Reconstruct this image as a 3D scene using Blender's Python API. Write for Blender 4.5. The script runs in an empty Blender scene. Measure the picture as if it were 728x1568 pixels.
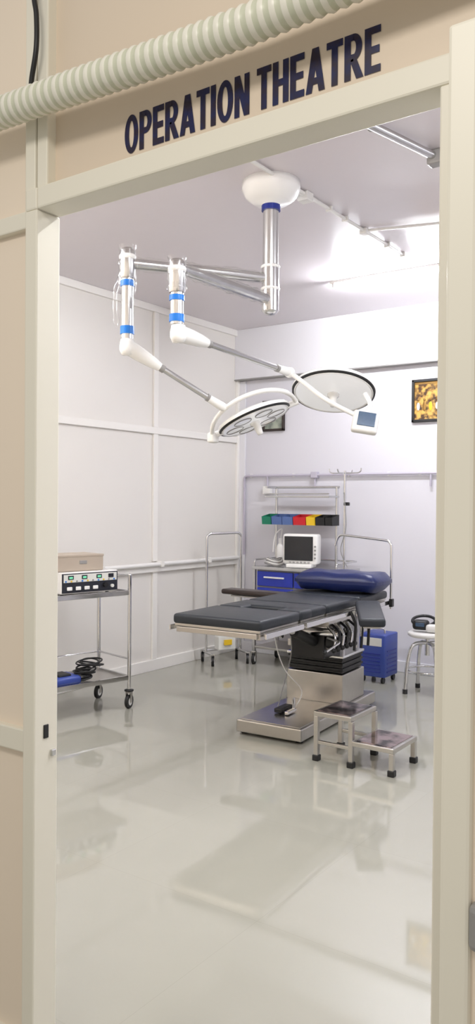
import bpy, bmesh, math, random
from mathutils import Vector, Matrix, Quaternion
random.seed(4)
V=Vector
def S(r,g,b):
    f=lambda c:(c/255/12.92) if c/255<=0.04045 else ((c/255+0.055)/1.055)**2.4
    return (f(r),f(g),f(b),1)
# ---------------------------------------------------------------- materials
def mat(name,col,rough=0.5,metal=0,noise=0.0,scale=8,bump=0.0,bscale=60,col2=None,emit=0,coat=0,spec=0.5):
    m=bpy.data.materials.new(name); m.use_nodes=True
    nt=m.node_tree; p=nt.nodes['Principled BSDF']
    p.inputs['Base Color'].default_value=col
    p.inputs['Roughness'].default_value=rough
    p.inputs['Metallic'].default_value=metal
    p.inputs['Specular IOR Level'].default_value=spec
    p.inputs['Coat Weight'].default_value=coat
    if emit:
        p.inputs['Emission Color'].default_value=col
        p.inputs['Emission Strength'].default_value=emit
    tc=nt.nodes.new('ShaderNodeTexCoord')
    if noise or col2:
        n=nt.nodes.new('ShaderNodeTexNoise'); n.inputs['Scale'].default_value=scale
        n.inputs['Detail'].default_value=4
        nt.links.new(tc.outputs['Object'],n.inputs['Vector'])
        mx=nt.nodes.new('ShaderNodeMix'); mx.data_type='RGBA'
        c2=col2 or tuple([c*(1-noise) for c in col[:3]]+[1])
        mx.inputs[6].default_value=col; mx.inputs[7].default_value=c2
        if col2:
            rp=nt.nodes.new('ShaderNodeMapRange'); rp.inputs[1].default_value=.4; rp.inputs[2].default_value=.6
            nt.links.new(n.outputs['Fac'],rp.inputs[0]); nt.links.new(rp.outputs[0],mx.inputs[0])
        else: nt.links.new(n.outputs['Fac'],mx.inputs[0])
        nt.links.new(mx.outputs[2],p.inputs['Base Color'])
    if bump:
        n2=nt.nodes.new('ShaderNodeTexNoise'); n2.inputs['Scale'].default_value=bscale
        nt.links.new(tc.outputs['Object'],n2.inputs['Vector'])
        b=nt.nodes.new('ShaderNodeBump'); b.inputs['Strength'].default_value=bump; b.inputs['Distance'].default_value=0.01
        nt.links.new(n2.outputs['Fac'],b.inputs['Height']); nt.links.new(b.outputs[0],p.inputs['Normal'])
    return m
M={}
M['frame']=mat('cream_powder_coat',S(234,229,214),.4,noise=.03,scale=3)
M['beige']=mat('beige_laminate',S(222,206,186),.45,noise=.05,scale=2)
M['beige_l']=mat('light_beige_laminate',S(240,225,206),.45,noise=.04,scale=2)
M['lwall']=mat('white_partition_panel',S(232,228,222),.4,noise=.03,scale=1.5)
M['ltrim']=mat('white_partition_profile',S(242,239,234),.35,noise=.02)
M['bwall']=mat('lavender_painted_plaster',S(216,214,221),.6,noise=.03,scale=1.5,bump=.05,bscale=120)
M['beam']=mat('white_painted_beam',S(228,227,232),.6,noise=.03,scale=1.5)
M['ceil']=mat('painted_ceiling',S(220,213,217),.28,noise=.05,scale=1.2,bump=.14,bscale=5)
M['chrome']=mat('polished_chrome',(.75,.75,.76,1),.12,1,noise=.08)
M['steel']=mat('brushed_steel',(.58,.56,.53,1),.28,1,noise=.12,scale=20)
M['alu']=mat('satin_aluminium',(.70,.70,.70,1),.25,1,noise=.15)
M['white']=mat('white_enamel',S(246,245,243),.25,noise=.02,coat=.3)
M['white2']=mat('white_plastic',S(234,232,229),.4,noise=.03)
M['black']=mat('black_rubber',S(22,22,24),.45,noise=.2)
M['pad']=mat('black_vinyl_pad',S(38,42,48),.42,noise=.15,scale=6,bump=.1,bscale=20,spec=.35)
M['brownpad']=mat('dark_brown_vinyl',S(46,34,30),.35,noise=.2)
M['blue']=mat('blue_pillow_vinyl',S(25,38,92),.35,noise=.25,scale=7,bump=.3,bscale=9)
M['bluemet']=mat('blue_enamel_drawer',S(36,54,165),.35,noise=.08)
M['bluebox']=mat('blue_machine_paint',S(56,76,155),.4,noise=.08)
M['bluering']=mat('blue_plastic_ring',S(20,120,215),.35,noise=.05)
M['navyring']=mat('navy_plastic_ring',S(25,45,140),.35,noise=.05)
M['glass']=mat('lamp_glass_added_glow',S(248,248,250),.12,noise=.02,coat=.5,emit=.3)  # faint emission added to whiten the underside of the unlit lamps
M['screen']=mat('dark_lcd_screen',S(34,38,44),.1,noise=.3,scale=15)
M['screenb']=mat('blue_lcd_screen',S(70,95,125),.15,noise=.4,scale=60)
M['box']=mat('taupe_equipment_case',S(184,170,154),.5,noise=.06)
M['esu']=mat('dark_unit_panel',S(38,40,50),.35,noise=.1)
M['label']=mat('white_panel_print',S(225,225,220),.5,noise=.05)
M['red']=mat('red_plastic',S(200,30,40),.4,noise=.08)
M['yellow']=mat('yellow_plastic',S(235,195,40),.4,noise=.08)
M['green']=mat('green_plastic',S(20,125,95),.4,noise=.08)
M['greyblue']=mat('grey_blue_plastic',S(85,110,165),.4,noise=.08)
M['sign']=mat('navy_sign_vinyl',S(12,20,72),.4,scale=30,col2=S(30,16,44))
M['pipe_a']=mat('cream_corrugated_rib',S(236,233,220),.35,noise=.04)
M['pipe_b']=mat('greenish_corrugated_groove',S(208,210,188),.4,noise=.06)
M['conduit']=mat('grey_pvc_conduit',S(190,184,198),.45,noise=.05)
M['darkmirror']=mat('film_covered_dark_steel',S(175,155,155),.12,.9,scale=11,col2=S(32,20,24),noise=.5)
M['grey']=mat('grey_painted_metal',S(150,148,146),.4,noise=.06)
M['gold']=mat('gold_frame',S(150,115,60),.35,.6,noise=.3,scale=30)
M['art1']=mat('golden_deity_print',S(205,160,80),.25,scale=22,col2=S(60,36,20))
M['art2']=mat('grey_green_print',S(170,176,160),.3,scale=9,col2=S(110,118,110))
def emis(name,col,st):
    m=bpy.data.materials.new(name); m.use_nodes=True; nt=m.node_tree; nt.nodes.clear()
    e=nt.nodes.new('ShaderNodeEmission'); o=nt.nodes.new('ShaderNodeOutputMaterial')
    e.inputs[0].default_value=col; e.inputs[1].default_value=st; nt.links.new(e.outputs[0],o.inputs[0]); return m
M['tube']=emis('unseen_led_tube',(.93,.96,1,1),60)  # glow of the added, unseen ceiling tubes
M['tubehot']=emis('bright_led_tube',(.94,.96,1,1),380)
M['led']=emis('green_led_digits',(.3,1,.6,1),.8)
m=bpy.data.materials.new('clear_plastic_film'); m.use_nodes=True; nt=m.node_tree; nt.nodes.clear()
o_=nt.nodes.new('ShaderNodeOutputMaterial'); mx=nt.nodes.new('ShaderNodeMixShader'); tr=nt.nodes.new('ShaderNodeBsdfTransparent')
gl=nt.nodes.new('ShaderNodeBsdfGlossy'); gl.inputs['Roughness'].default_value=.15; fr=nt.nodes.new('ShaderNodeLayerWeight'); fr.inputs[0].default_value=.14
nt.links.new(fr.outputs['Facing'],mx.inputs[0]); nt.links.new(tr.outputs[0],mx.inputs[1]); nt.links.new(gl.outputs[0],mx.inputs[2]); nt.links.new(mx.outputs[0],o_.inputs[0])
M['film']=m
# floor
m=bpy.data.materials.new('vitrified_floor_tile'); m.use_nodes=True; nt=m.node_tree; p=nt.nodes['Principled BSDF']
tc=nt.nodes.new('ShaderNodeTexCoord')
br=nt.nodes.new('ShaderNodeTexBrick'); br.offset=0; br.squash=1
br.inputs['Scale'].default_value=1; br.inputs['Brick Width'].default_value=.8; br.inputs['Row Height'].default_value=.8
br.inputs['Mortar Size'].default_value=.001; br.inputs['Mortar Smooth'].default_value=.5
br.inputs['Color1'].default_value=S(168,166,155); br.inputs['Color2'].default_value=S(166,164,153); br.inputs['Mortar'].default_value=S(158,156,146)
n=nt.nodes.new('ShaderNodeTexNoise'); n.inputs['Scale'].default_value=1.3; n.inputs['Detail'].default_value=6
nt.links.new(tc.outputs['Object'],br.inputs['Vector']); nt.links.new(tc.outputs['Object'],n.inputs['Vector'])
mx=nt.nodes.new('ShaderNodeMix'); mx.data_type='RGBA'; mx.blend_type='MULTIPLY'; mx.inputs[0].default_value=.12
nt.links.new(br.outputs['Color'],mx.inputs[6]); nt.links.new(n.outputs['Fac'],mx.inputs[7]); nt.links.new(mx.outputs[2],p.inputs['Base Color'])
p.inputs['Roughness'].default_value=.05; p.inputs['Specular IOR Level'].default_value=.85
n3=nt.nodes.new('ShaderNodeTexNoise'); n3.inputs['Scale'].default_value=2.2; nt.links.new(tc.outputs['Object'],n3.inputs['Vector'])
bp=nt.nodes.new('ShaderNodeBump'); bp.inputs['Strength'].default_value=.02; bp.inputs['Distance'].default_value=.02
nt.links.new(n3.outputs['Fac'],bp.inputs['Height']); nt.links.new(bp.outputs[0],p.inputs['Normal'])
M['floor']=m
# ---------------------------------------------------------------- builder
def rnd(pts,rad,n=5):
    pts=[V(p) for p in pts]; out=[pts[0]]
    for i in range(1,len(pts)-1):
        a,b,c=pts[i-1],pts[i],pts[i+1]
        r=min(rad,(a-b).length*.49,(c-b).length*.49)
        p0=b+(a-b).normalized()*r; p2=b+(c-b).normalized()*r
        for k in range(n+1):
            t=k/n; out.append(p0*(1-t)**2+b*2*t*(1-t)+p2*t*t)
    out.append(pts[-1]); return out
class B:
    def __init__(s,name,loc=(0,0,0),rz=0):
        s.name=name; s.bm=bmesh.new(); s.mats=[]; s.loc=loc; s.rz=rz
    def mi(s,k):
        if k not in s.mats: s.mats.append(k)
        return s.mats.index(k)
    def add(s,vs,fs,k,smooth=False):
        i=s.mi(k); bv=[s.bm.verts.new(v) for v in vs]
        for f in fs:
            try:
                fc=s.bm.faces.new([bv[j] for j in f]); fc.material_index=i; fc.smooth=smooth
            except ValueError: pass
    def box(s,c,size,k,bev=.004,rot=None,seg=2):
        t=bmesh.new(); bmesh.ops.create_cube(t,size=1)
        for v in t.verts: v.co=V((v.co.x*size[0],v.co.y*size[1],v.co.z*size[2]))
        bev=min(bev,min(size)*.45)
        if bev>0: bmesh.ops.bevel(t,geom=list(t.edges),offset=bev,segments=seg,profile=.5,affect='EDGES')
        mt=Matrix.Translation(V(c))@(rot.to_4x4() if rot else Matrix())
        t.verts.index_update()
        s.add([mt@v.co for v in t.verts],[[v.index for v in f.verts] for f in t.faces],k,bev>.01); t.free()
    def bx(s,x0,x1,y0,y1,z0,z1,k,bev=.003):
        s.box(((x0+x1)/2,(y0+y1)/2,(z0+z1)/2),(abs(x1-x0),abs(y1-y0),abs(z1-z0)),k,bev)
    def tube(s,pts,r,k,seg=10,caps=True,rs=None):
        pts=[V(p) for p in pts]; n=len(pts)
        tang=[]
        for i in range(n):
            a=pts[max(0,i-1)]; b=pts[min(n-1,i+1)]; tang.append((b-a).normalized())
        ref=V((0,0,1)) if abs(tang[0].z)<.9 else V((1,0,0))
        u=tang[0].cross(ref).normalized(); vs=[]; fs=[]
        for i in range(n):
            if i:
                q=tang[i-1].rotation_difference(tang[i]); u=(q@u).normalized()
            w=tang[i].cross(u).normalized(); rr=rs[i] if rs else r
            for j in range(seg):
                an=2*math.pi*j/seg; vs.append(pts[i]+(u*math.cos(an)+w*math.sin(an))*rr)
        for i in range(n-1):
            for j in range(seg):
                fs.append([i*seg+j,i*seg+(j+1)%seg,(i+1)*seg+(j+1)%seg,(i+1)*seg+j])
        s.add(vs,fs,k,True)
        if caps:
            s.add(vs[:seg],[list(range(seg))[::-1]],k); s.add(vs[-seg:],[list(range(seg))],k)
    def cyl(s,a,b,r,k,r2=None,seg=20):
        s.tube([a,b],r,k,seg,True,[r,r if r2 is None else r2])
    def lathe(s,prof,o,ax,k,seg=40,sm=True):
        ax=V(ax).normalized(); ref=V((0,0,1)) if abs(ax.z)<.9 else V((1,0,0))
        u=ax.cross(ref).normalized(); w=ax.cross(u); o=V(o); vs=[]; fs=[]; n=len(prof)
        for r,z in prof:
            for j in range(seg):
                an=2*math.pi*j/seg; vs.append(o+ax*z+(u*math.cos(an)+w*math.sin(an))*max(r,1e-5))
        for i in range(n-1):
            for j in range(seg): fs.append([i*seg+j,i*seg+(j+1)%seg,(i+1)*seg+(j+1)%seg,(i+1)*seg+j])
        s.add(vs,fs,k,sm)
    def sph(s,c,r,k,sc=(1,1,1),rot=None):
        t=bmesh.new(); bmesh.ops.create_uvsphere(t,u_segments=20,v_segments=12,radius=r); t.verts.index_update()
        mt=Matrix.Translation(V(c))@(rot.to_4x4() if rot else Matrix())@Matrix.Diagonal((*sc,1))
        s.add([mt@v.co for v in t.verts],[[v.index for v in f.verts] for f in t.faces],k,True); t.free()
    def wheel(s,x,y,r=.04,ang=0):
        d=V((math.cos(ang),math.sin(ang),0)); c=V((x,y,r))
        s.cyl(c-d*.012,c+d*.012,r,'black',seg=24); s.cyl(c-d*.014,c+d*.014,r*.6,'white2',seg=20); s.cyl(c-d*.016,c+d*.016,r*.25,'chrome',seg=12)
        for sg in(-1,1): s.box(c+d*.019*sg+V((0,0,r*.6)),(.004,.03,r*1.5),'steel',.001,rot=Matrix.Rotation(ang,3,'Z'))
        s.box(c+V((0,0,r*1.35)),(.045,.04,.006),'steel',.002,rot=Matrix.Rotation(ang,3,'Z'))
        s.cyl((x,y,r*1.35),(x,y,r*1.35+.03),.012,'black',seg=12)
    def done(s,recalc=True):
        if recalc: bmesh.ops.recalc_face_normals(s.bm,faces=list(s.bm.faces))
        me=bpy.data.meshes.new(s.name); s.bm.to_mesh(me); s.bm.free()
        for k in s.mats: me.materials.append(M[k])
        o=bpy.data.objects.new(s.name,me); bpy.context.collection.objects.link(o)
        o.location=s.loc; o.rotation_euler=(0,0,s.rz); return o
# ---------------------------------------------------------------- room shell
XL,YB,HC=-4.78,6.75,3.25
b=B('floor'); b.add([(-4.95,-1.6,0),(1.6,-1.6,0),(1.6,6.9,0),(-4.95,6.9,0)],[[0,1,2,3]],'floor'); b.done()
b=B('ceiling'); b.bx(-4.9,1.3,1.42,6.87,HC,HC+.08,'ceil',0); b.done()
b=B('wall_back'); b.bx(-4.9,1.3,YB,YB+.1,0,HC,'bwall',0); b.done()
b=B('wall_left'); b.bx(XL-.1,XL,1.42,YB,0,HC,'lwall',0); b.done()
b=B('wall_right'); b.bx(1.2,1.3,1.42,YB,0,HC,'bwall',0); b.done()
b=B('trim_beam'); b.bx(XL,1.2,YB-.07,YB,2.75,HC,'beam',.004); b.bx(XL,1.2,YB-.08,YB,2.738,2.75,'grey',.002); b.done()  # grey strip stands in for the shadow line under the beam
b=B('trim_left_wall')
for y0 in (2.75,4.10,5.455):
    for za,zb_ in((.1,.88),(.975,2.11),(2.17,HC-.06)): b.bx(XL,XL+.022,y0-.03,y0+.03,za,zb_,'ltrim',.003)
b.bx(XL,XL+.03,YB-.05,YB,.1,HC-.06,'ltrim',.004)
b.bx(XL,XL+.024,1.45,YB-.05,2.11,2.17,'ltrim',.004)
b.bx(XL,XL+.03,1.45,YB,HC-.06,HC,'ltrim',.004)
b.bx(XL,XL+.035,1.45,YB-.05,.88,.93,'ltrim',.006)
b.tube([(XL+.05,1.5,.95),(XL+.05,YB-.06,.95)],.02,'white2')
for y in (2.2,3.2,4.75,5.5,6.2): b.bx(XL,XL+.075,y-.02,y+.02,.925,.975,'ltrim',.003)
b.done()
b=B('baseboard_left'); b.bx(XL,XL+.025,1.45,YB,0,.1,'ltrim',.004); b.done()
b=B('baseboard_back'); b.bx(XL+.03,1.2,YB-.02,YB,0,.1,'beam',.004); b.done()
b=B('trim_back_corner'); b.bx(XL+.03,XL+.10,YB-.02,YB,.1,2.735,'beam',.004); b.done()
# door wall
b=B('wall_front')
b.bx(-4.95,-1.62,1.40,1.43,0,HC,'beige_l',0)
b.bx(-1.62,1.3,1.40,1.43,2.27,HC,'beige',0)
b.bx(-.47,1.3,1.40,1.43,0,2.27,'beige_l',0)
b.done()
b=B('trim_door_frame')
b.bx(-1.632,-1.588,1.362,1.44,0,2.233,'frame',.004)
b.bx(-1.600,-1.562,1.372,1.44,2.288,HC,'frame',.004)
b.bx(-1.645,-1.606,1.372,1.44,2.233,HC,'frame',.004)
b.bx(-1.588,.6,1.362,1.44,2.233,2.288,'frame',.005)
b.bx(-1.632,-1.588,1.362,1.44,2.233,2.288,'frame',.005)
b.bx(-.538,-.46,1.362,1.44,0,2.233,'frame',.004)
b.done()
b=B('trim_partition')
b.bx(-4.9,-1.634,1.38,1.41,.85,.91,'frame',.004)
b.bx(-4.9,-1.647,1.38,1.41,2.20,2.245,'frame',.004)
b.bx(-4.9,-1.634,1.38,1.41,0,.1,'frame',.004)
b.done()
b=B('door_strike_plate'); b.bx(-1.589,-1.585,1.392,1.408,.895,.93,'black',.002); b.bx(-1.589,-1.581,1.415,1.43,.845,.862,'chrome',.002); b.done()
b=B('door_1')
b.bx(-.452,-.405,1.175,1.215,.01,2.22,'frame',.006)
b.bx(.40,.447,1.175,1.215,.01,2.22,'frame',.006)
b.bx(-.405,.40,1.175,1.215,2.165,2.22,'frame',.006)
b.bx(-.405,.40,1.165,1.215,.84,.91,'grey',.01)  # mid rail has its shade put into the grey colour
b.bx(-.405,.40,1.175,1.215,.01,.11,'frame',.006)
b.bx(-.41,.41,1.188,1.202,.1,2.17,'beige_l',0)
for z in (.3,1.1,1.95): b.bx(-.43,-.42,1.21,1.37,z-.05,z+.05,'steel',.002)
b.done()
# ---------------------------------------------------------------- sign
def letter(ch):
    W=.45; s=.165; P=[]
    q=lambda x0,x1,y0,y1: P.append([(x0,y0),(x1,y0),(x1,y1),(x0,y1)])
    def ring(cx,cy,rx,ry,ix,iy,a0,a1,n=20):
        for i in range(n):
            a=a0+(a1-a0)*i/n; c=a0+(a1-a0)*(i+1)/n
            P.append([(cx+rx*math.cos(a),cy+ry*math.sin(a)),(cx+rx*math.cos(c),cy+ry*math.sin(c)),(cx+ix*math.cos(c),cy+iy*math.sin(c)),(cx+ix*math.cos(a),cy+iy*math.sin(a))])
    if ch=='O':
        W=.51; ring(W/2,.5,W/2,.515,W/2-s,.355,0,2*math.pi,32)
    elif ch in 'PR':
        q(0,s,0,1); q(s,.24,.85,1); q(s,.24,.40,.56)
        ring(.23,.70,.22,.30,.22-s+.01,.15,-math.pi/2,math.pi/2)
        if ch=='R': P.append([(.14,.44),(.30,.47),(.49,0),(.305,0)]); W=.475
    elif ch=='E':
        W=.40; q(0,s,0,1); q(s,W,.84,1); q(s,W-.03,.42,.58); q(s,W,0,.16)
    elif ch=='A':
        W=.52; P.append([(0,0),(s,0),(.35,1),(.17,1)]); P.append([(W-s,0),(W,0),(.35,1),(.17,1)]); q(.12,.40,.18,.33)
    elif ch=='T': W=.43; q(0,W,.84,1); q(W/2-s/2,W/2+s/2,0,.85)
    elif ch=='I': W=s; q(0,s,0,1)
    elif ch=='N': W=.46; q(0,s-.01,0,1); q(W-s+.01,W,0,1); P.append([(0,1),(s,1),(W,0),(W-s,0)])
    elif ch=='H': W=.46; q(0,s,0,1); q(W-s,W,0,1); q(s,W-s,.42,.58)
    elif ch==' ': W=.16
    return P,W
polys=[];x=0
for ch in "OPERATION THEATRE":
    P,W=letter(ch)
    for p in P: polys.append([(x+a,c) for a,c in p])
    x+=W+(.04 if ch!=' ' else 0.02)
tot=x-.04; sx=(1.324-.669)/tot; b=B('operation_theatre_sign')
for i,p in enumerate(polys):
    yy=1.3985-.00002*(i%7)
    ar=sum(p[j][0]*p[(j+1)%4][1]-p[(j+1)%4][0]*p[j][1] for j in range(4))
    if ar<0: p=p[::-1]
    b.add([(-1.324+a*sx,yy,2.3155+c*.0875) for a,c in p],[[0,1,2,3]],'sign')
b.done(False)
# ---------------------------------------------------------------- corrugated pipe + cable
b=B('corrugated_pipe')
ctrl=[(-2.4,1.32,2.50),(-1.65,1.315,2.473),(-1.035,1.315,2.446),(-.75,1.315,2.445),(.3,1.32,2.47)]
def sample(c,n):
    out=[]
    for i in range(n+1):
        t=i/n*(len(c)-1); k=min(int(t),len(c)-2); f=t-k
        p0=V(c[max(k-1,0)]);p1=V(c[k]);p2=V(c[k+1]);p3=V(c[min(k+2,len(c)-1)])
        out.append(.5*((2*p1)+(p2-p0)*f+(2*p0-5*p1+4*p2-p3)*f*f+(3*p1-p0-3*p2+p3)*f**3))
    return out
raw=sample(ctrl,800); acc=[0]
for i in range(1,len(raw)): acc.append(acc[-1]+(raw[i]-raw[i-1]).length)
N=int(acc[-1]/.0065); pp=[]; k=0
for i in range(N+1):
    t=acc[-1]*i/N
    while k<len(acc)-2 and acc[k+1]<t: k+=1
    f=(t-acc[k])/(acc[k+1]-acc[k]); pp.append(raw[k].lerp(raw[k+1],f))
rs=[.036+.0024*math.cos(i/4*2*math.pi) for i in range(len(pp))]
b.tube(pp,.03,'pipe_a',24,False,rs)
b.mi('pipe_b'); b.bm.faces.ensure_lookup_table()
for i in range(len(pp)-1):
    if i%4 in (1,2):
        for j in range(24): b.bm.faces[i*24+j].material_index=1
for xx in (-2.2,-.1): b.bx(xx-.01,xx+.01,1.30,1.40,2.44,2.56,'grey',.002)
b.done()
b=B('black_cable'); b.tube(sample([(-1.60,1.36,3.2),(-1.585,1.345,2.8),(-1.573,1.345,2.70),(-1.573,1.345,2.62),(-1.598,1.352,2.55),(-1.61,1.36,2.50)],60),.0065,'black',8); b.done()
# ---------------------------------------------------------------- ceiling services
def tube_light(name,x0,x1,y0,y1,power,k='tube'):
    b=B(name); a=V((x0,y0,HC)); c=V((x1,y1,HC)); d=(c-a).normalized(); n=(c-a).length; mid=(a+c)/2
    rot=Matrix.Rotation(math.atan2(d.y,d.x),3,'Z')
    b.box(mid-V((0,0,.012)),(n+.04,.035,.024),'white2',.004,rot)
    for e,sg in((a,1),(c,-1)): b.box(e+d*sg*.01-V((0,0,.035)),(.02,.035,.04),'white2',.004,rot)
    b.tube([a+d*.02-V((0,0,.045)),c-d*.02-V((0,0,.045))],.016,k,16)
    b.done()
    if power:
        l=bpy.data.lights.new(name+'_lamp','AREA'); l.shape='RECTANGLE'; l.size=n; l.size_y=.06; l.energy=power; l.color=(.96,.98,1)
        o=bpy.data.objects.new(name+'_lamp',l); bpy.context.collection.objects.link(o); o.location=mid-V((0,0,.085)); o.rotation_euler=(0,0,math.atan2(d.y,d.x)); return o
tube_light('tube_light',-3.08,-2.1,5.62,5.64,0,'tubehot')
tube_light('fill_tube_light.001',-1.6,-.4,2.5,2.5,32)  # unseen tube behind the header, added to light the room
tube_light('fill_tube_light.002',-4.3,-3.1,2.1,2.1,38)  # unseen tube past the left jamb, added to light the room
tube_light('fill_tube_light.003',.2,.2,3.6,4.8,40)  # unseen tube on the right side, added to light the room
b=B('ceiling_conduit')
b.tube([(-2.33,3.3,HC-.015),(-2.33,5.45,HC-.015)],.011,'white2')
b.tube([(-2.33,3.94,HC-.015),(-2.36,3.80,HC-.03)],.011,'white2')
b.box((-2.34,3.94,HC-.025),(.07,.07,.05),'white2',.006)
b.tube([(-2.33,4.66,HC-.014),(-1.2,5.0,HC-.014)],.009,'white2')
b.box((-2.33,4.66,HC-.02),(.05,.05,.04),'white2',.006)
for y in (4.2,4.4,5.0,5.25): b.box((-2.33,y,HC-.015),(.04,.02,.03),'white2',.003)
b.done()
b=B('ceiling_rod')
b.tube([(-1.66,3.30,HC-.03),(-1.53,3.84,HC-.03)],.02,'alu',14); b.box((-1.53,3.84,HC-.035),(.08,.07,.07),'grey',.01)
b.box((-1.65,3.38,HC-.02),(.05,.03,.04),'grey',.004)
b.done()
# ---------------------------------------------------------------- surgical light
b=B('ceiling_surgical_light')
PX,PY=-2.42,3.71
b.lathe([(0,-.0),(.158,-.0),(.16,-.04),(.14,-.08),(.10,-.11),(.055,-.12),(.05,-.13)],(PX,PY,HC),(0,0,1),'white')
b.cyl((PX,PY,3.125),(PX,PY,3.095),.052,'navyring',seg=28)
b.cyl((PX,PY,3.10),(PX,PY,2.78),.043,'alu',seg=28)
b.cyl((PX,PY,2.80),(PX,PY,2.55),.048,'chrome',seg=28)
b.lathe([(0,-.02),(.03,-.018),(.046,0),(.048,.02)],(PX,PY,2.55),(0,0,1),'alu')
for z in (2.79,2.67): b.lathe([(.048,-.008),(.053,-.004),(.053,.004),(.048,.008)],(PX,PY,z),(0,0,1),'white')
def harm(z,cx,cy,top,bot,rings):
    b.tube([(PX,PY,z),(cx,cy,z)],.027,'alu',18,True)
    n=26; pts=[V((PX,PY,z)).lerp(V((cx,cy,z)),.06+.88*i/n) for i in range(n+1)]
    b.tube(pts,.035,'film',12,False,[.031+random.random()*.010 for _ in pts])
    b.cyl((cx,cy,top-.16),(cx,cy,bot),.032,'alu',seg=24)
    b.lathe([(0,.0),(.028,-.004),(.038,-.02),(.040,-.05),(.040,-.15),(.035,-.16)],(cx,cy,top),(0,0,1),'alu')
    b.lathe([(.040,-.012),(.044,-.006),(.044,.006),(.040,.012)],(cx,cy,top-.05),(0,0,1),'white')
    n=14; pts=[V((cx,cy,top+.01-(top-bot)*.5*i/n)) for i in range(n+1)]
    b.tube(pts,.05,'film',12,False,[.040+random.random()*.011 for _ in pts])
    for zz,h in rings: b.cyl((cx,cy,zz+h/2),(cx,cy,zz-h/2),.036,'bluering',seg=24)
harm(2.73,-2.88,3.07,2.81,2.34,[(2.625,.03),(2.385,.04)])
harm(2.61,-2.45,2.95,2.65,2.34,[(2.465,.025),(2.37,.035)])
b.tube(sample([(-2.905,3.05,2.66),(-2.925,3.035,2.60),(-2.93,3.03,2.52),(-2.925,3.035,2.43),(-2.92,3.04,2.40)],12),.012,'film',8,False,[.008+random.random()*.010 for _ in range(13)])
def spring(s,e):
    s=V(s);e=V(e);d=(e-s).normalized()
    b.lathe([(0,.045),(.034,.035),(.040,.0),(.040,-.02),(.028,-.045),(0,-.05)],s,(0,0,1),'white')
    b.tube([s,s+d*.08,s+d*.15,s+d*.20],.04,'white',18,True,[.040,.038,.031,.022])
    b.tube([s+d*.19,e-d*.06],.016,'alu',16)
    b.cyl(s+d*.20,s+d*.225,.020,'grey')
    b.tube([e-d*.11,e-d*.02,e],.024,'white',16,True,[.020,.024,.018]); b.cyl(e-d*.12,e-d*.105,.021,'grey')
def head(c,n,R,lens):
    c=V(c);n=V(n).normalized()
    b.lathe([(0,-.05),(R*.35,-.046),(R*.8,-.032),(R*.97,-.018),(R,-.008),(R*.995,.002)],c,n,'white',56)
    b.lathe([(R*.995,.002),(R*.99,.010),(R*.945,.013)],c,n,'black',56)
    b.lathe([(R*.945,.013),(R*.93,.017),(R*.90,.013)],c,n,'white',56)
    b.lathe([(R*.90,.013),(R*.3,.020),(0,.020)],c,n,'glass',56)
    b.lathe([(0,.016),(.035,.02),(.035,.03),(.022,.038),(.018,.085),(.014,.096),(0,.098)],c,n,'white',24)
    if lens:
        u=n.cross(V((1,0,0))).normalized(); w=n.cross(u)
        for k in range(6):
            a=k*math.pi/3; p=c+(u*math.cos(a)+w*math.sin(a))*R*.58+n*.0165
            b.lathe([(R*.24,0),(R*.245,.004),(R*.23,.006),(R*.225,.003)],p,n,'grey',24)
c1=V((-2.56,3.77,1.975)); v1=V((-.56,.82,.105)).normalized()
bimg=V((-.316,-.216,.92)); n1=(-bimg*.985-v1*.14).normalized()
a1=V((.757,.516,.386)); a1=(a1-n1*a1.dot(n1)).normalized(); w1=(-n1*.48-v1*.87).normalized()
w1=(w1-a1*w1.dot(a1)).normalized()
R1=.215
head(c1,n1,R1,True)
arc=[c1+(a1*math.cos(t)+w1*math.sin(t))*(R1+.035) for t in [math.pi*i/28 for i in range(29)]]
b.tube(arc,.013,'white',12)
for e,sg in((arc[0],1),(arc[-1],-1)): b.cyl(e-a1*sg*.06,e+a1*sg*.015,.018,'white')
b.box(arc[-1]-V((0,0,.012)),(.05,.06,.06),'white2',.012)
e1=arc[19]; spring((-2.87,3.06,2.30),e1)
c2=V((-2.22,4.07,2.14))
n2=V((.140,-.36,-.95)).normalized()
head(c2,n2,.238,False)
k2=V((-2.36,3.82,2.225)); spring((-2.44,2.95,2.30),k2)
b.sph(k2,.03,'white')
ctl=V((-1.965,3.96,1.94))
b.tube(sample([tuple(k2),(-2.28,3.82,2.17),(-2.14,3.85,2.06),tuple(ctl+V((-.03,0,.03)))],16),.013,'white',12)
b.tube(sample([tuple(ctl+V((0,0,.03))),(-1.965,4.02,2.04),tuple(c2+V((.2,.0,-.03)))],8),.014,'white',12)
rq=Matrix.Rotation(math.radians(30),3,'Z')@Matrix.Rotation(math.radians(-18),3,'X')@Matrix.Rotation(math.radians(10),3,'Y')
b.box(ctl,(.14,.05,.125),'white2',.014,rq)
b.box(ctl+rq@V((0.005,-.026,.01)),(.095,.006,.08),'screenb',.002,rq)
b.done()
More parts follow.
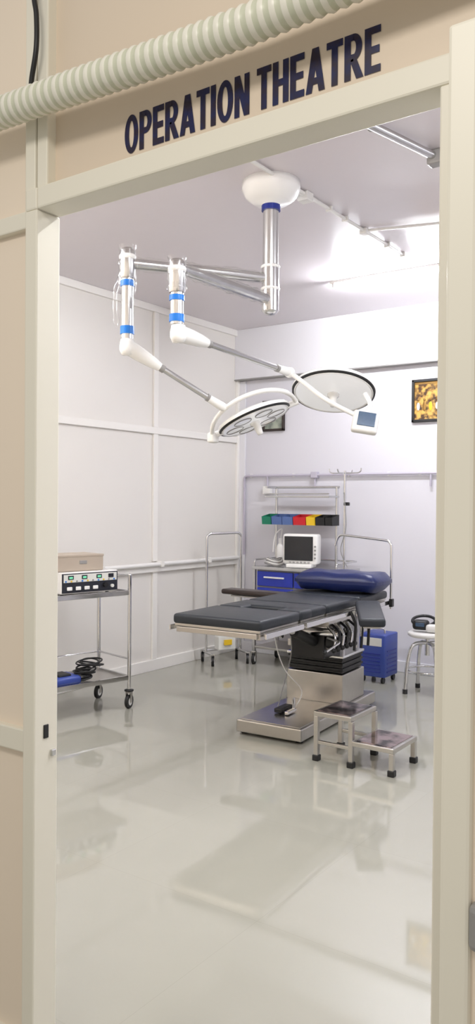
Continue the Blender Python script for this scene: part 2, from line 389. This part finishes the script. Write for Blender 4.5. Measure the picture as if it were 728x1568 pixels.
# ---------------------------------------------------------------- operating table
T=math.radians(4)
b=B('operating_table',(-2.82,4.65,0),T)
def sect(v0,v1,notch=False,z=.79):
    th=.06
    if not notch:
        b.box((0,(v0+v1)/2,z+th/2),(.60,v1-v0,th),'pad',.02,seg=4)
    else:
        b.box((0,(v0+v1)/2+.06,z+th/2),(.60,v1-v0-.12,th),'pad',.02,seg=4)
        for sg in(-1,1): b.box((sg*.21,v0+.08,z+th/2),(.18,.17,th),'pad',.02,seg=4)
    b.bx(-.29,.29,v0+.01,v1-.01,z-.012,z+.004,'steel',.003)
sect(-.98,-.50); sect(-.485,-.13,True); sect(-.115,.40); sect(.415,.95)
for sg in(-1,1):
    for a,c in((-.97,-.51),(-.47,.38),(.43,.93)):
        b.box((sg*.325,(a+c)/2,.765),(.01,c-a,.03),'chrome',.002)
        for q in (a+.05,c-.05): b.box((sg*.307,q,.765),(.03,.03,.02),'steel',.002)
    b.bx(sg*.27-.015,sg*.27+.015,-.96,.93,.74,.775,'steel',.003)
for q in(-.96,-.52,-.1,.4,.92): b.bx(-.27,.27,q-.015,q+.015,.745,.775,'steel',.003)
b.bx(-.20,.20,.12,.52,.66,.74,'steel',.006)
b.bx(-.13,.13,.2,.48,.43,.66,'black',.01)
b.cyl((-.22,.2,.62),(.24,.2,.62),.03,'chrome'); b.cyl((-.22,.4,.56),(.22,.4,.56),.035,'black')
b.cyl((.05,-.35,.74),(.05,.2,.55),.022,'chrome'); b.cyl((.05,-.1,.655),(.05,.2,.55),.034,'black')
b.cyl((-.15,.1,.58),(-.1,-.15,.72),.018,'chrome')
for i in range(6):
    y=.1+i*.07; b.tube(rnd([(.2,y,.68),(.27,y-.02,.62+.02*(i%2)),(.27,y-.05,.54)],.03),.009,'black' if i%2 else 'chrome',8); b.sph((.27,y-.05,.53),.018,'black')
b.tube(rnd([(.2,.1,.60),(.34,.0,.60),(.34,-.22,.57)],.04),.008,'chrome',8); b.sph((.34,-.24,.568),.016,'black')
b.cyl((.14,.25,.55),(.24,.25,.55),.05,'black'); b.cyl((.2,.38,.6),(.25,.38,.6),.035,'chrome')
b.box((.0,.33,.52),(.34,.2,.05),'steel',.006)
b.bx(-.225,.215,.325,.71,.10,.31,'steel',.006)
for i in range(6):
    z=.315+i*.018; g=.0 if i%2 else -.008
    b.bx(-.218-g,.208+g,.335-g,.70+g,z,z+.017,'black',.003)
b.bx(-.225,.215,.325,.71,.424,.44,'chrome',.003)
b.bx(-.225,.245,-.37,.86,.02,.10,'steel',.008)
b.bx(-.205,.225,-.35,.32,.10,.104,'steel',.002)
for sx_ in(-.2,.2):
    for y in(-.3,.8): b.cyl((sx_,y,0),(sx_,y,.03),.025,'black')
b.box((-.05,-.05,.125),(.06,.16,.03),'black',.008); b.box((.02,-.08,.12),(.03,.12,.02),'chrome',.004); b.cyl((-.05,.1,.104),(-.05,.1,.17),.012,'chrome')
b.tube(sample([(-.1,-.1,.74),(-.14,.0,.55),(-.12,.1,.35),(-.04,.2,.2),(-.04,.12,.11)],20),.004,'white2',6)
b.tube(sample([(-.02,-.05,.74),(-.06,.08,.5),(-.16,.2,.3),(-.12,.0,.11)],20),.004,'grey',6)
rot=Matrix.Rotation(math.radians(-4),3,'Z')
b.box((-.60,.50,.815),(.54,.14,.04),'brownpad',.016,rot,4); b.box((-.56,.50,.785),(.46,.10,.012),'steel',.003,rot); b.box((-.34,.48,.77),(.08,.05,.05),'black',.006)
rot=Matrix.Rotation(math.radians(-64),3,'Z')@Matrix.Rotation(math.radians(7),3,'Y')
ac=V((.50,.10,.79))
b.box(ac,(.50,.165,.055),'pad',.018,rot,4); b.box(ac-V((0,0,.035)),(.44,.11,.012),'steel',.003,rot); b.box((.37,.30,.765),(.08,.06,.06),'chrome',.006)
b.cyl((.36,.30,.76),(.36,.30,.60),.01,'chrome')
for y in(.18,.30,.42): b.tube(rnd([(.33,y,.78),(.37,y,.7),(.36,y,.52)],.02),.01,'black',6)
b.done()
b=B('anaesthesia_screen',(-2.82,4.65,0),T)
b.tube(rnd([(.342,.91,.72),(.342,.91,1.225),(-.14,1.03,1.26),(-.17,1.03,1.17)],.05),.010,'chrome',10)
b.box((.345,.91,.765),(.028,.04,.06),'black',.005)
b.done()
# pillow
b=B('pillow',(-2.825,5.355,.932),T); t=bmesh.new(); bmesh.ops.create_cube(t,size=2); bmesh.ops.subdivide_edges(t,edges=list(t.edges),cuts=14,use_grid_fill=True)
t.verts.index_update(); vs=[]
for v in t.verts:
    x,y,z=v.co
    ex=max(0,1-abs(x)**8)**.5; ey=max(0,1-abs(y)**4)**.5
    th=.060*(ex*ey)**.5+.012
    vs.append(V((x*.335*(1-.05*y*y),y*.175*(1-.04*x*x),z*th+.006*math.sin(7*x+3*y)*ex*ey)))
b.add(vs,[[v.index for v in f.verts] for f in t.faces],'blue',True); t.free(); b.done()
# ---------------------------------------------------------------- step stool
b=B('step_stool',(-2.10,4.265,0),0)
def plat(x0,x1,z):
    b.bx(x0,x1,-.165,.165,z-.028,z,'steel',.004); b.bx(x0+.02,x1-.02,-.145,.145,z,z+.003,'darkmirror',.001)
plat(-.25,-.005,.29); plat(.0,.255,.155)
for x,z in((-.235,.262),(-.01,.262),(.24,.127)):
    for y in(-.15,.15):
        b.bx(x-.014,x+.014,y-.014,y+.014,.02,z,'steel',.003); b.bx(x-.02,x+.02,y-.02,y+.02,0,.035,'black',.005)
for y in(-.15,.15): b.bx(-.235,-.01,y-.01,y+.01,.1,.12,'steel',.003)
b.done()
# ---------------------------------------------------------------- instrument trolley
TR=math.radians(-11.5)
b=B('instrument_trolley',(-4.30,4.04,0),TR)
for x in(-.20,.20):
    for y in(-.35,.35):
        b.cyl((x,y,.12),(x,y,.97),.0135,'chrome'); b.sph((x,y,.97),.014,'chrome')
        b.lathe([(.012,.14),(.034,.135),(.034,.125),(.012,.12)],(x,y,0),(0,0,1),'black',20)
        b.wheel(x,y,.05,.5)
        b.cyl((x,y,.075),(x,y,.13),.01,'chrome')
for z in(.84,.22):
    b.bx(-.20,.20,-.35,.35,z-.003,z+.003,'steel',.001)
    for sg in(-1,1):
        b.bx(sg*.20-.008,sg*.20+.008,-.35,.35,z-.015,z+.02,'chrome',.003); b.bx(-.20,.20,sg*.35-.008,sg*.35+.008,z-.015,z+.02,'chrome',.003)
b.tube([(-.2,.35,.97),(.2,.35,.97)],.009,'chrome'); b.tube([(-.2,-.35,.97),(-.2,.35,.97)],.009,'chrome')
b.tube([(-.2,.35,.36),(.2,.35,.36)],.007,'chrome');b.tube([(-.2,-.35,.36),(-.2,.35,.36)],.007,'chrome')
b.done()
b=B('electrosurgical_unit',(-4.30,4.04,.862),TR)
b.bx(-.12,.17,-.20,.265,0,.15,'white2',.008)
b.bx(.168,.176,-.195,.26,.008,.142,'esu',.002)
b.bx(.175,.179,-.185,.25,.08,.135,'label',.001)
for y in(-.13,-.02,.10,.2): b.bx(.179,.182,y-.022,y+.022,.10,.128,'esu',.001); b.bx(.182,.183,y-.014,y+.014,.106,.12,'led' if y<.15 else 'esu',0)
for i in range(10):
    y=-.17+i*.044; b.cyl((.178,y,.088),(.183,y,.088),.006,'bluering' if i%3==0 else ('yellow' if i%3==1 else 'grey'),seg=10)
for y in(-.14,-.07,.0,.07): b.bx(.175,.186,y-.02,y+.02,.025,.05,'white',.004)
b.cyl((.175,.15,.05),(.195,.15,.05),.018,'black'); b.cyl((.175,.21,.04),(.19,.21,.04),.012,'label')
for x in(-.09,.13):
    for y in(-.17,.2): b.cyl((x,y,-.018),(x,y,0),.012,'black')
b.done()
b=B('equipment_box',(-4.30,4.04,1.013),TR)
b.bx(-.13,.13,-.24,.17,0,.11,'box',.008)
b.bx(-.132,.132,-.242,.172,.10,.116,'box',.003)
b.bx(.128,.133,-.03,.03,.05,.075,'grey',.002)
b.done()
b=B('foot_switch',(-4.28,3.98,.224),TR)
b.box((0.02,-.08,.03),(.2,.24,.06),'bluebox',.02); b.box((.03,-.08,.065),(.12,.1,.02),'black',.008)
for k in range(14):
    r=.05+.045*random.random(); cx,cy=.03+.04*random.random(),.06+.1*random.random(); z=.02+k*.009; ph=random.random()*6; e=.6+.4*random.random()
    b.tube([(cx+r*math.cos(t/24*2*math.pi+ph),cy+e*r*math.sin(t/24*2*math.pi+ph),z+.012*math.sin(t/24*2*math.pi+ph*2)) for t in range(25)],.006,'black',8)
b.done()
# ---------------------------------------------------------------- medical cart with rack
b=B('medical_cart',(-3.79,6.44,0),0)
x0,x1,y0,y1=-.43,.43,-.20,.20
for x in(x0,x1):
    for y in(y0,y1): b.bx(x-.014,x+.014,y-.014,y+.014,.1,.90,'alu',.003); b.wheel(x,y,.05,.3)
b.bx(x0-.02,x1+.02,y0-.02,y1+.02,.885,.915,'alu',.006)
b.tube(rnd([(x0,y0,.915),(x0,y0,.975),(x0,y1,.975),(x1,y1,.975),(x1,y0,.975),(x1,y0,.915)],.03),.008,'chrome')
b.bx(x0+.015,x1-.015,y0+.02,y1,.38,.885,'grey',.004)
for r in range(3):
    for c in range(2):
        xa=x0+.03+c*.40; z=.735-r*.15
        b.bx(xa,xa+.385,y0-.004,y0+.03,z,z+.135,'bluemet',.006); b.bx(xa+.08,xa+.30,y0-.018,y0-.004,z+.075,z+.09,'label',.004)
b.bx(x0,x1,y0,y1,.15,.17,'steel',.004)
pz=1.655
for x in(-.435,.225): b.cyl((x,y1-.02,.9),(x,y1-.02,pz),.014,'alu')
b.tube(rnd([(-.435,y1-.02,pz-.05),(-.435,y1-.02,pz),(-.435,y1-.2,pz-.0)],.04),.012,'alu')
b.tube([(-.47,y1-.02,pz),(.25,y1-.02,pz)],.012,'alu'); b.bx(-.46,.24,y1-.2,y1+.0,1.555,1.575,'alu',.004)
b.tube([(-.46,y1-.2,1.59),(.24,y1-.2,1.59)],.007,'alu')
b.bx(-.45,.25,y1-.05,y1-.02,1.34,1.38,'alu',.003)
xs=-.49
for nm,w in(('green',.11),('greyblue',.12),('greyblue',.12),('red',.14),('yellow',.10),('black',.10),('black',.08)):
    zt=1.40; zb=1.30; yb=y1-.06; yf=y1-.19
    vs=[(xs,yb,zb),(xs+w-.008,yb,zb),(xs+w-.008,yf,zb),(xs,yf,zb),(xs,yb,zt),(xs+w-.008,yb,zt),(xs+w-.008,yf-.01,zt-.025),(xs,yf-.01,zt-.025)]
    b.add(vs,[[0,1,2,3],[0,1,5,4],[1,2,6,5],[2,3,7,6],[3,0,4,7]],nm)
    b.add([(xs+.01,yb,zt-.05),(xs+w-.018,yb,zt-.05),(xs+w-.018,yf,zt-.06),(xs+.01,yf,zt-.06)],[[0,1,2,3]],'label')
    xs+=w
px,py=.475,-.14
b.cyl((px,py,.60),(px,py,1.79),.012,'chrome'); b.box((px-.025,py,.70),(.06,.03,.04),'black',.005); b.box((px-.025,py,.90),(.06,.03,.03),'black',.005)
for sg in(-1,1): b.tube(rnd([(px,py,1.77),(px+sg*.13,py,1.77),(px+sg*.155,py,1.785),(px+sg*.155,py,1.81)],.02),.006,'chrome'); b.tube(rnd([(px,py,1.77),(px,py+sg*.12,1.77),(px,py+sg*.14,1.80)],.02),.006,'chrome')
b.box((px+.02,py,1.50),(.05,.03,.03),'black',.006)
b.tube(sample([(px,py-.02,1.6),(px+.03,py-.03,1.3),(px-.02,py-.03,1.1),(px+.04,py-.02,.95)],16),.004,'grey',6)
b.done()
b=B('patient_monitor',(-3.78,6.33,.917),math.radians(14))
b.bx(-.165,.165,-.02,.12,.03,.305,'white2',.02); b.bx(-.145,.125,-.027,-.018,.065,.285,'screen',.004); b.bx(-.12,.12,-.06,.12,0,.035,'white2',.01)
for i in range(6): b.bx(-.1+i*.035,-.08+i*.035,-.028,-.02,.042,.055,'grey',.002)
for i in range(4): b.cyl((.145,-.02,.09+i*.035),(.145,-.028,.09+i*.035),.009,'grey')
b.done()
b=B('coiled_cable',(-4.09,6.38,.918),0)
for k in range(5):
    b.tube([( .10*math.cos(t/28*2*math.pi)*(1-.08*k),.07*math.sin(t/28*2*math.pi)*(1-.05*k),.016+k*.012+.01*math.sin(t/28*4*math.pi)) for t in range(29)],.006,'white2' if k%2 else 'grey',8)
b.done()
b=B('suction_bottle',(-4.13,6.55,.917),0)
b.lathe([(0,0),(.04,0),(.042,.02),(.042,.16),(.03,.19),(.018,.2),(.018,.25),(0,.25)],(0,0,0),(0,0,1),'white2',24)
b.tube(sample([(0,0,.25),(.03,-.03,.34),(-.03,-.05,.28),(-.05,-.06,.12)],14),.006,'white2',8)
b.done()
# left stand
b=B('drape_stand',(-4.47,6.10,0),0)
A=V((-.13,-.10,0)); C=V((.05,.20,0)); up=V((0,0,1)); pv=V((.12,-.07,0))
b.tube(rnd([A+up*.09,A+up*1.21,C+up*1.22,C+up*.09],.05),.012,'chrome')
b.tube([A+up*.45,C+up*.45],.008,'chrome'); b.tube([A+up*.12,C+up*.12],.01,'chrome')
b.tube([A+pv*1.2+up*.10,A-pv*.6+up*.10],.012,'alu'); b.tube([C+pv*1.2+up*.10,C-pv*.6+up*.10],.012,'alu')
for q in(A+pv*1.2,A-pv*.6,C+pv*1.2,C-pv*.6): b.wheel(q.x,q.y,.045,.6)
b.box((A+C)/2+pv*.3+up*.19,(.10,.18,.13),'label',.01,Matrix.Rotation(-.5,3,'Z')); b.box((A+C)/2+pv*.8+up*.2,(.01,.08,.05),'yellow',.002,Matrix.Rotation(-.5,3,'Z'))
b.done()
# blue machine
b=B('suction_machine',(-2.985,6.31,0),0)
b.bx(-.12,.12,-.13,.13,.05,.41,'bluebox',.012); b.bx(-.09,.09,-.132,-.12,.31,.38,'label',.003)
for i in range(6): b.bx(.118,.124,-.09,.09,.09+i*.035,.10+i*.035,'navyring',.001); b.bx(-.08,.08,-.135,-.128,.09+i*.03,.10+i*.03,'navyring',.001)
for x in(-.09,.09):
    for y in(-.1,.1): b.cyl((x-.01,y,.025),(x+.01,y,.025),.025,'black'); b.cyl((x,y,.03),(x,y,.055),.01,'black')
b.tube(rnd([(-.08,-.05,.41),(-.08,-.05,.45),(.08,-.05,.45),(.08,-.05,.41)],.03),.008,'chrome')
b.done()
# revolving stool
b=B('revolving_stool',(-2.47,6.12,0),.3)
b.lathe([(0,.45),(.14,.45),(.155,.46),(.155,.48),(.14,.49),(0,.49)],(0,0,0),(0,0,1),'white2',40)
b.cyl((0,0,.30),(0,0,.45),.02,'chrome')
for k in range(4):
    a=k*math.pi/2+.5; dx,dy=math.cos(a),math.sin(a)
    b.tube(rnd([(0,0,.40),(.13*dx,.13*dy,.40),(.17*dx,.17*dy,.25),(.185*dx,.185*dy,.03)],.07,7),.015,'chrome',12); b.cyl((.186*dx,.186*dy,0),(.186*dx,.186*dy,.035),.02,'black')
b.lathe([(.155,.175),(.163,.182),(.155,.19),(.147,.182),(.155,.175)],(0,0,0),(0,0,1),'chrome')
b.done()
b=B('surgical_headlight',(-2.48,6.10,.492),.2)
b.box((-.03,-.03,.055),(.13,.09,.08),'black',.03,seg=4); b.box((.07,-.05,.035),(.11,.08,.06),'white2',.02,seg=3)
b.tube([(.09*math.cos(t/24*2*math.pi)-.02,.03+.07*math.sin(t/24*2*math.pi),.08+.03*math.sin(t/24*2*math.pi)) for t in range(25)],.012,'black',8)
b.box((-.03,-.078,.06),(.07,.006,.03),'screenb',.003)
b.tube(sample([(.08,-.05,.03),(.13,-.02,.03),(.1,.05,.015),(.0,.08,.01)],12),.005,'black',6)
b.done()
# wall conduit, pictures
b=B('wall_conduit')
yy=YB-.028
b.tube(rnd([(-4.68,yy,.98),(-4.68,yy,1.775),(1.1,yy,1.775)],.04),.012,'conduit')
for x in(-4.40,-3.86,-2.7): b.tube([(x,yy,1.775),(x,yy,1.66)],.009,'conduit')
for x in(-4.40,): b.box((x,yy,1.63),(.09,.05,.08),'white2',.006)
b.box((-3.86,yy,1.775),(.07,.05,.06),'conduit',.006)
for x in(-4.6,-4.1,-3.5,-3.1,-2.8,-2.3): b.box((x,yy+.01,1.775),(.02,.03,.034),'white2',.003)
b.done()
def picture(name,xa,xb,z0,z1,fr,art):
    b=B(name,((xa+xb)/2,YB,(z0+z1)/2)); w=(xb-xa)/2; h=(z1-z0)/2; t=.024
    b.bx(-w,w,-.03,-.002,h-t,h,fr,.004); b.bx(-w,w,-.03,-.002,-h,-h+t,fr,.004); b.bx(-w,-w+t,-.03,-.002,-h,h,fr,.004); b.bx(w-t,w,-.03,-.002,-h,h,fr,.004)
    b.bx(-w+t,w-t,-.015,-.003,-h+t,h-t,art,0)
    if art=='art1':
        b.bx(-w+t,w-t,-.018,-.014,h-t-.02,h-t,'gold',.001)
        for i,(k,s_) in enumerate((('label',.8),('gold',1.0),('yellow',.9),('label',.7),('red',.7))):
            x=-w+t+.035+i*(2*w-2*t-.05)/4; b.sph((x,-.017,-.05),.018*s_,k,(1,.2,2.4)); b.sph((x,-.018,.01),.012*s_,'gold',(1,.3,1.2))
    b.done()
picture('picture_frame',-2.885,-2.56,2.225,2.60,'black','art1')
picture('picture_frame.001',-4.47,-4.215,2.215,2.52,'brownpad','art2')
# ---------------------------------------------------------------- corridor fill light
l=bpy.data.lights.new('corridor_fill_light','AREA'); l.shape='RECTANGLE'; l.size=1.2; l.size_y=.5; l.energy=32; l.color=(1,.95,.88)  # unseen area light added to light the door wall from outside
o=bpy.data.objects.new('corridor_fill_light',l); bpy.context.collection.objects.link(o); o.location=(-.6,-.6,3.2); o.rotation_euler=(math.radians(25),0,0)
w=bpy.data.worlds.new('World'); bpy.context.scene.world=w; w.use_nodes=True
w.node_tree.nodes['Background'].inputs[0].default_value=(1,.96,.9,1); w.node_tree.nodes['Background'].inputs[1].default_value=.5
# ---------------------------------------------------------------- camera
yaw,pt,ro=math.radians(35.3154),math.radians(.6308),math.radians(.4483)
F=V((-math.sin(yaw)*math.cos(pt),math.cos(yaw)*math.cos(pt),-math.sin(pt)))
R0=V((math.cos(yaw),math.sin(yaw),0)); U0=R0.cross(F)
R=R0*math.cos(ro)+U0*math.sin(ro); U=-R0*math.sin(ro)+U0*math.cos(ro)
cam=bpy.data.cameras.new('camera'); cam.sensor_fit='VERTICAL'; cam.sensor_height=24; cam.lens=1236.795/1568*24; cam.clip_start=.02
co=bpy.data.objects.new('camera',cam); bpy.context.collection.objects.link(co)
mw=Matrix((( R.x,U.x,-F.x,0),(R.y,U.y,-F.y,0),(R.z,U.z,-F.z,1.5),(0,0,0,1))); co.matrix_world=mw
sc=bpy.context.scene; sc.camera=co
sc.view_settings.view_transform='Standard'; sc.view_settings.look='None'; sc.view_settings.exposure=0
